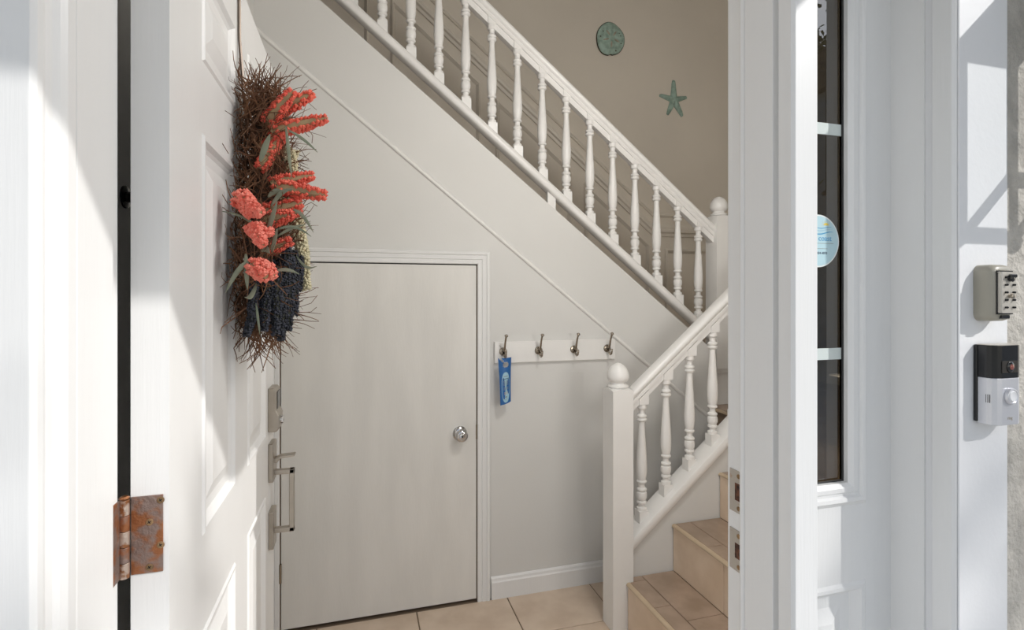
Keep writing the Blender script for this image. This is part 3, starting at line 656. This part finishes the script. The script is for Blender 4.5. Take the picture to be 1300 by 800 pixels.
cl = MB().lathe([(0,.0088),(.0012,.0085),(.0024,.0065)], (vc+.0, vyf-.0003, 1.247), (0,-1,0), 24).build('camera_lens', M['blackp'], vd, smooth='angle')
MB().lathe([(0,.0045),(.0008,.0042),(.0016,.0025)], (vc, vyf-.0026, 1.247), (0,-1,0), 20).build('lens_glass', M['lens'], cl, smooth='angle')
bt = MB().lathe([(0,.0128),(.003,.0128),(.0046,.0118),(.0050,.0105),(.0040,.0092)], (vc, vyf-.0002, 1.201), (0,-1,0), 32).build('button', M['silver'], vd, smooth='angle')
MB().lathe([(0,.0088),(.0044,.0088),(.0054,.0074),(.0050,.0066)], (vc, vyf-.0002, 1.201), (0,-1,0), 32).build('button_ring', M['board'], bt, smooth='angle')
for k in range(3): MB().box(vx0+.0016, vx0+.0026, vyf+.0085+.0026*k, vyf+.0089+.0026*k, 1.190, 1.203).build('speaker_slot', M['dark'], vd)
text('ring', 'lettering', .0075, M['face'], vd, (vc, vyf-.0003, 1.164), (1,0,0), (0,0,1))

# ------------------------------------------------------------------ wall lantern just right of the picture (its shadow falls on the trim board)
ln = empty('wall_lantern', (1.18, .616, 1.72), 'black framed glass wall lantern on the stucco beside the lock box', 'lantern')
lx0, lx1, ly0, ly1, lz0, lz1 = 1.100, 1.240, .445, .560, 1.610, 1.922
MB().box(1.13, 1.21, .600, .616, 1.66, 1.86).build('back_plate', M['iron'], ln, bevel=.003)
MB().box(1.155, 1.185, .55, .605, 1.80, 1.815).build('arm', M['iron'], ln)
for x in (lx0, lx1-.011):
    for y in (ly0, ly1-.011): MB().box(x, x+.011, y, y+.011, lz0, lz1).build('post', M['iron'], ln)
b = MB(); t_ = .014
b.box(lx0, lx1, ly0, ly0+t_, lz0, lz0+t_); b.box(lx0, lx1, ly1-t_, ly1, lz0, lz0+t_); b.box(lx0, lx0+t_, ly0, ly1, lz0, lz0+t_); b.box(lx1-t_, lx1, ly0, ly1, lz0, lz0+t_)
b.build('base_frame', M['iron'], ln)
for x in (lx0, lx1): MB().lathe([(0,.010),(.006,.013),(.012,.008)], (x, ly0+.005, lz0-.006), (0,0,1), 12).build('foot', M['iron'], ln)
MB().box(lx0+.004, lx1+.020, ly0-.020, ly1+.020, lz1, lz1+.016).build('cap', M['iron'], ln)
MB().prism([(lx0+.02, lz1+.016), (lx1+.01, lz1+.016), ((lx0+lx1)/2+.03, lz1+.05), ((lx0+lx1)/2+.01, lz1+.05)], 'y', ly0+.02, ly1-.02).build('roof', M['iron'], ln)
MB().box(lx0+.011, lx1-.011, ly0+.004, ly0+.007, lz0+t_, lz1).build('pane', M['lglass'], ln)
MB().box(lx0+.004, lx0+.007, ly0+.011, ly1-.011, lz0+t_, lz1).build('pane', M['lglass'], ln)
MB().box(lx1-.007, lx1-.004, ly0+.011, ly1-.011, lz0+t_, lz1).build('pane', M['lglass'], ln)

# ------------------------------------------------------------------ unseen fill lamp added above the entry to brighten the interior
PL = Vector((.85, 1.02, 2.32))
pl = empty('entry_fill_lamp', (PL.x, PL.y, CZ), 'added fill lamp hanging out of view above the entry', 'fill lamp')
MB().lathe([(0,.06),(.02,.06),(.03,.03)], (PL.x,PL.y,CZ), (0,0,-1), 24).build('canopy', M['nickel'], pl, smooth='angle')
MB().tube([(PL.x,PL.y,CZ-.02),(PL.x,PL.y,PL.z+.14)], .006, 8).build('stem', M['nickel'], pl)
MB().lathe([(0,.05),(.03,.045),(.035,.02)], (PL.x,PL.y,PL.z+.12), (0,0,1), 20).build('holder', M['nickel'], pl, smooth='angle')
ld_ = bpy.data.lights.new('entry_fill_light', 'POINT'); ld_.shadow_soft_size = .13; ld_.energy = 29; ld_.color = (1.0, .985, .96)
lo = bpy.data.objects.new('entry_fill_light', ld_); COL.objects.link(lo); lo.parent = pl; lo.location = (0, 0, PL.z-CZ)

# second unseen lamp added inside the front wall to even out the interior light
SC = Vector((1.14, 1.00, 1.25))
scn = empty('wall_fill_lamp', (SC.x, .80, SC.z), 'added fill lamp out of view on the inside of the front wall', 'wall lamp')
MB().lathe([(0,.05),(.008,.05),(.014,.03)], (SC.x,.80,SC.z-.10), (0,1,0), 24).build('back_plate', M['nickel'], scn, smooth='angle')
MB().tube([(SC.x,.81,SC.z-.10),(SC.x,.90,SC.z-.12),(SC.x,SC.y,SC.z-.10)], .008, 8).build('arm', M['nickel'], scn, smooth=True)
MB().lathe([(0,.015),(.004,.04),(.02,.042)], (SC.x,SC.y,SC.z-.105), (0,0,1), 20).build('holder', M['nickel'], scn, smooth='angle')
ls_ = bpy.data.lights.new('wall_fill_light', 'POINT'); ls_.shadow_soft_size = .16; ls_.energy = 9; ls_.color = (1.0, .98, .95)
lo = bpy.data.objects.new('wall_fill_light', ls_); COL.objects.link(lo); lo.parent = scn; lo.location = (0, SC.y-.80, 0)

# ------------------------------------------------------------------ dried flower swag on the door
SW = Vector((DFX + .055, 1.25, 1.56))
sw = empty('dried_flower_swag', (DFX, 1.25, 1.30), 'dried twig swag with coral and navy flowers hanging on the front door', 'swag')
MB().tube([(DFX+.004,1.225,2.03),(DFX+.004,1.228,1.9),(DFX+.010,1.232,1.80)], .0035, 6).build('hanger_strap', M['strap'], sw)
tw = MB()
def twig(p, d, L, r, curl, seg=5):
    pts = [Vector(p)]; d = Vector(d).normalized(); c_ = Vector((random.gauss(0,1), random.gauss(0,1), random.gauss(0,1)))*curl
    for i in range(seg):
        d = (d + c_/seg + Vector((random.gauss(0,.08), random.gauss(0,.08), random.gauss(0,.08)))).normalized(); q = pts[-1] + d*L/seg
        if q.x < DFX+.003: q.x = DFX+.003+random.uniform(0,.004)
        pts.append(q)
    tw.tube(pts, [r*(1-.6*i/seg) for i in range(seg+1)], 3)
def body(z):            # centre and half sizes of the twig bundle at height z
    t = (z-1.27)/(1.80-1.27)
    rx = .046*(1 - .35*abs(t-.5)**1.5); ry = .080*(1-.25*t) + .045*math.exp(-((t-.30)/.16)**2)
    cx = DFX + .050 + .004*math.sin(t*3); cy = 1.240 - .045*math.exp(-((t-.30)/.20)**2)
    return cx, cy, rx, ry
for i in range(2600):
    z = random.uniform(1.27, 1.80); cx, cy, rx, ry = body(z); a = random.uniform(0, 2*math.pi); q = math.sqrt(random.uniform(.05, 1))
    p = (max(DFX+.005, cx+rx*q*math.cos(a)), cy+ry*q*math.sin(a), z)
    up = random.choice((1, 1, -1))
    twig(p, (random.gauss(0,.45)-.12*math.cos(a)*q, random.gauss(0,.5)-.12*math.sin(a)*q, up*random.uniform(.2,1.3)), random.uniform(.04,.10), random.uniform(.0010,.0019), random.uniform(.3,1.4))
for i in range(170):      # stray curly ends
    z = random.uniform(1.27, 1.80); cx, cy, rx, ry = body(z); a = random.uniform(0, 2*math.pi)
    p = (max(DFX+.006, cx+rx*math.cos(a)), cy+ry*math.sin(a), z)
    twig(p, (math.cos(a)*.6, math.sin(a)*1.0, random.gauss(0,.9)), random.uniform(.03,.075), random.uniform(.0005,.0010), random.uniform(.8,2.0), 8)
o = tw.build('twigs', M['twig'], sw); o['kind'] = 'stuff'
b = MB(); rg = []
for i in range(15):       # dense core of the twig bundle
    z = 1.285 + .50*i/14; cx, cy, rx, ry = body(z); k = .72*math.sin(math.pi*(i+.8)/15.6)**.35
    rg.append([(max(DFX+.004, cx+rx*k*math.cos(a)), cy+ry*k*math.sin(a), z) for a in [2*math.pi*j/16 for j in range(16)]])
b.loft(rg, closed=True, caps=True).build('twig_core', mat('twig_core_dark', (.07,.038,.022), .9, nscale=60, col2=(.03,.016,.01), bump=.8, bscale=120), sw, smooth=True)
def spike(p0, p1, Y0, Y1, r, n, pale=False, sr=.0042, droop=0.0, name='coral_spike', mseed=None, mcore=None, taper=.55):
    core, seed = MB(), MB(); seedspike(atY(*p0, Y0), atY(*p1, Y1), r, n, core, seed, sr, droop, taper, name == 'coral_spike' and not pale)
    ob = seed.build(name, mseed or (M['coral_pale'] if pale else M['coral']), sw)
    core.build('spike_core', mcore or M['husk'], ob)
    return ob
CS = [((338,158),(372,115),1.22,1.20,.013,190,0),((352,142),(397,119),1.24,1.24,.012,160,0),((345,168),(415,150),1.21,1.20,.012,210,0),((338,195),(362,160),1.22,1.22,.014,150,0),((330,215),(352,178),1.20,1.21,.010,110,0),
      ((344,234),(398,223),1.20,1.21,.012,170,0),((352,238),(413,248),1.18,1.17,.013,190,0),((345,242),(380,232),1.22,1.22,.010,120,1),
      ((330,272),(383,258),1.18,1.17,.013,170,0),((330,282),(372,272),1.17,1.16,.013,150,0),((345,278),(382,268),1.21,1.21,.011,120,0),
      ((302,250),(322,262),1.14,1.12,.014,110,1),((313,262),(331,270),1.14,1.11,.011,90,1),((308,256),(318,275),1.13,1.12,.009,70,1),
      ((316,293),(330,286),1.13,1.11,.008,70,1),((322,296),(345,294),1.13,1.12,.009,80,1),((324,292),(334,311),1.12,1.10,.010,90,1),
      ((332,320),(370,306),1.17,1.17,.011,150,0),((322,335),(338,352),1.12,1.10,.015,120,1),((330,338),(348,350),1.13,1.12,.013,110,1)]
for p0, p1, a, c_, r_, n_, pl in CS: spike(p0, p1, a - (.055 if pl and a < 1.16 else .02), c_ - (.055 if pl and a < 1.16 else .02), r_*1.15, int(n_*.8), pl, sr=.0052)
for p0, p1, a, c_, r_, n_ in [((330,365),(313,427),1.17,1.14,.011,190),((322,355),(320,400),1.15,1.13,.011,150),((340,350),(335,420),1.17,1.15,.012,210),((352,340),(350,425),1.18,1.16,.013,250),((358,330),(357,432),1.19,1.17,.013,270),
                              ((368,325),(366,420),1.20,1.19,.013,250),((372,318),(374,400),1.22,1.21,.012,220),((380,325),(379,370),1.24,1.23,.011,140),((346,330),(342,395),1.19,1.17,.012,190),((364,315),(362,372),1.19,1.18,.012,180)]:
    spike(p0, p1, a-.035, c_-.035, r_*.78, n_, sr=.0036, name='lavender_spike', mseed=M['navy'], mcore=M['navy_core'], taper=.45)
for p0, p1, a, c_, r_, n_ in [((360,215),(373,190),1.26,1.26,.014,110),((365,245),(375,275),1.25,1.25,.013,110),((373,268),(386,330),1.23,1.22,.014,190),((382,295),(389,368),1.22,1.22,.010,150),((366,190),(372,222),1.23,1.23,.012,100),((352,255),(365,245),1.23,1.23,.011,80)]:
    spike(p0, p1, a, c_, r_, n_, sr=.0045, name='cream_spike', mseed=M['cream'], mcore=M['husk'], taper=.3)
def blade(p0, p1, Y0, Y1, wd, bend):
    p0 = atY(*p0, Y0-.055); p1 = atY(*p1, Y1-.055); d_ = p1-p0; side = d_.cross(Vector((0,1,.15))).normalized(); bb_ = Vector((0,0,1))*bend; n = 8; L1 = []; L2 = []; L3 = []
    for i in range(n+1):
        t = i/n; c_ = p0 + d_*t + bb_*math.sin(math.pi*t); w_ = .75*wd*math.sin(math.pi*min(1, .08+.92*t))**.7 if t < 1 else .0003
        L1.append(c_-side*w_); L2.append(c_+Vector((0,.0015,-.001))); L3.append(c_+side*w_)
    ob = MB().loft([L1, L2, L3], closed=False).build('leaf', M['leaf'], sw, smooth=True)
    so = ob.modifiers.new('thickness', 'SOLIDIFY'); so.thickness = .0006
for a in [((340,300),(282,268),1.15,1.12,.0035,.01),((312,322),(314,368),1.13,1.11,.006,.0),((318,330),(286,372),1.13,1.10,.006,.01),((326,360),(310,377),1.14,1.12,.006,-.012),((347,345),(380,348),1.14,1.14,.0045,.006),
          ((338,300),(352,255),1.14,1.12,.006,.0),((363,160),(370,225),1.19,1.18,.0045,.0),((366,165),(403,193),1.20,1.20,.004,.004),((350,292),(395,300),1.16,1.16,.004,.012),((370,265),(398,295),1.20,1.19,.005,.01),
          ((376,325),(402,338),1.21,1.20,.004,-.012),((344,262),(372,240),1.18,1.17,.006,.01),((325,385),(330,425),1.15,1.14,.003,0),((330,205),(343,170),1.20,1.19,.008,.0),((345,320),(352,290),1.15,1.14,.005,0),
          ((352,300),(388,285),1.18,1.18,.004,.004),((340,250),(360,243),1.19,1.18,.007,.006),((332,318),(343,322),1.13,1.12,.008,.006)]: blade(*a)
ws = MB()
def wisp(pts, Y): ws.tube([atY(x, y, Y) for x, y in pts], [.0008]*len(pts), 4)
wisp([(365,385),(380,390),(395,385),(403,375)],1.2); wisp([(368,390),(382,397),(395,396),(402,390)],1.2); wisp([(380,165),(392,165),(397,172),(396,182)],1.21); wisp([(372,185),(382,190),(388,200),(392,202)],1.21); wisp([(385,262),(395,257),(403,262)],1.2)
wisp([(315,430),(325,445),(338,455),(350,468)],1.17); wisp([(300,150),(285,140),(274,125)],1.12); wisp([(290,195),(278,175),(273,160),(270,145)],1.10); wisp([(292,270),(275,258),(262,250)],1.10); wisp([(290,260),(278,240),(265,238)],1.10)
o = ws.build('wisps', M['twig'], sw); o['kind'] = 'stuff'

# ------------------------------------------------------------------ outside, behind the photographer: seen in the glass, dappling the sun
def tree(name, base, h, rad, n, label, leafsize=.09, seed=1, crown=None, sprays=()):
    rnd = random.Random(seed); b = Vector(base); t = empty(name, base, label, 'tree')
    tr = MB(); tr.tube([b, b+Vector((.1,.05,h*.35)), b+Vector((-.05,.1,h*.65)), b+Vector((0,0,h*.9))], [.16,.12,.08,.03], 8)
    cc = b + Vector((0,0,h*.64)) if crown is None else Vector(crown); tips = []
    for i in range(26):
        a = rnd.uniform(0, 6.28); e = rnd.uniform(-.6, .9); q = rnd.uniform(.5, 1.0)
        tip = cc + Vector((math.cos(a)*rad*q, math.sin(a)*rad*q, e*rad*1.1)); tips.append(tip)
        st_ = b + Vector((0,0,h*rnd.uniform(.3,.75))); tr.tube([st_, (st_+tip)/2+Vector((0,0,.15)), tip], [.05,.03,.01], 5)
    fo = MB()
    for c_, sp_, n_, lf in sprays:                       # long outer branches with loose sprays of leaves
        c_ = Vector(c_); st_ = b + Vector((0,0,h*.7)); tr.tube([st_, (st_+c_)/2+Vector((0,0,.3)), c_], [.05,.025,.008], 5)
        for i in range(n_):
            q_ = c_ + Vector((rnd.gauss(0,sp_[0]), rnd.gauss(0,sp_[1]), rnd.gauss(0,sp_[2])))
            u = Vector((rnd.gauss(0,1), rnd.gauss(0,1), rnd.gauss(0,1))).normalized(); v = u.orthogonal().normalized()
            fo.add([q_-u*lf, q_+v*lf*.45, q_+u*lf, q_-v*lf*.45], [(0,1,2,3)])
    tr.build('trunk', M['bark'], t)
    for i in range(n):
        c_ = rnd.choice(tips) + Vector((rnd.gauss(0,.42), rnd.gauss(0,.42), rnd.gauss(0,.38)))
        u = Vector((rnd.gauss(0,1), rnd.gauss(0,1), rnd.gauss(0,1))).normalized(); v = u.orthogonal().normalized(); s_ = leafsize*rnd.uniform(.6,1.3)
        fo.add([c_-u*s_, c_+v*s_*.45, c_+u*s_, c_-v*s_*.45], [(0,1,2,3)])
    f = fo.build('foliage', M['foliage'], t); f['kind'] = 'stuff'
tree('garden_tree', (7.0, -8.8, -.05), 6.6, 1.8, 5200, 'leafy garden tree in front of the house, mirrored in the sidelight', seed=3, sprays=[((6.235,-5.02,6.93),(.05,.05,.13),13,.06),((6.12,-5.4,7.02),(.10,.08,.10),13,.06),((7.42,-5.39,7.03),(.09,.05,.05),22,.05),((7.50,-5.39,6.86),(.05,.05,.05),10,.05)])
tree('garden_tree', (12.8, -13.8, -.05), 12.6, 2.9, 11000, 'tall leafy tree standing beside the neighbouring house', leafsize=.13, seed=9)
tree('garden_tree', (2.2, -14.5, -.05), 7.5, 2.4, 4200, 'tall leafy tree further out on the lawn', seed=5)
nh = empty('neighbour_house', (12.2, -7.0, -.05), 'blue grey neighbouring house with white framed windows', 'house')
MB().box(10.2, 14.2, -9.25, -4.5, -.05, 6).build('wall', M['siding'], nh)
for z in (.9, 2.5, 4.1):
    for y in (-9.06, -7.6, -6.0):
        f = MB().box(10.12, 10.2, y-.15, y+.15, z, z+1.3).build('window', M['board'], nh)
        for dz in (.35, .95): MB().box(10.10, 10.13, y-.11, y+.11, z+dz-.25, z+dz+.25).build('pane', M['winblue'], f)
MB().prism([(-9.5, 6), (-4.2, 6), (-6.9, 7.4)], 'x', 9.95, 14.5).build('roof', M['bark'], nh)
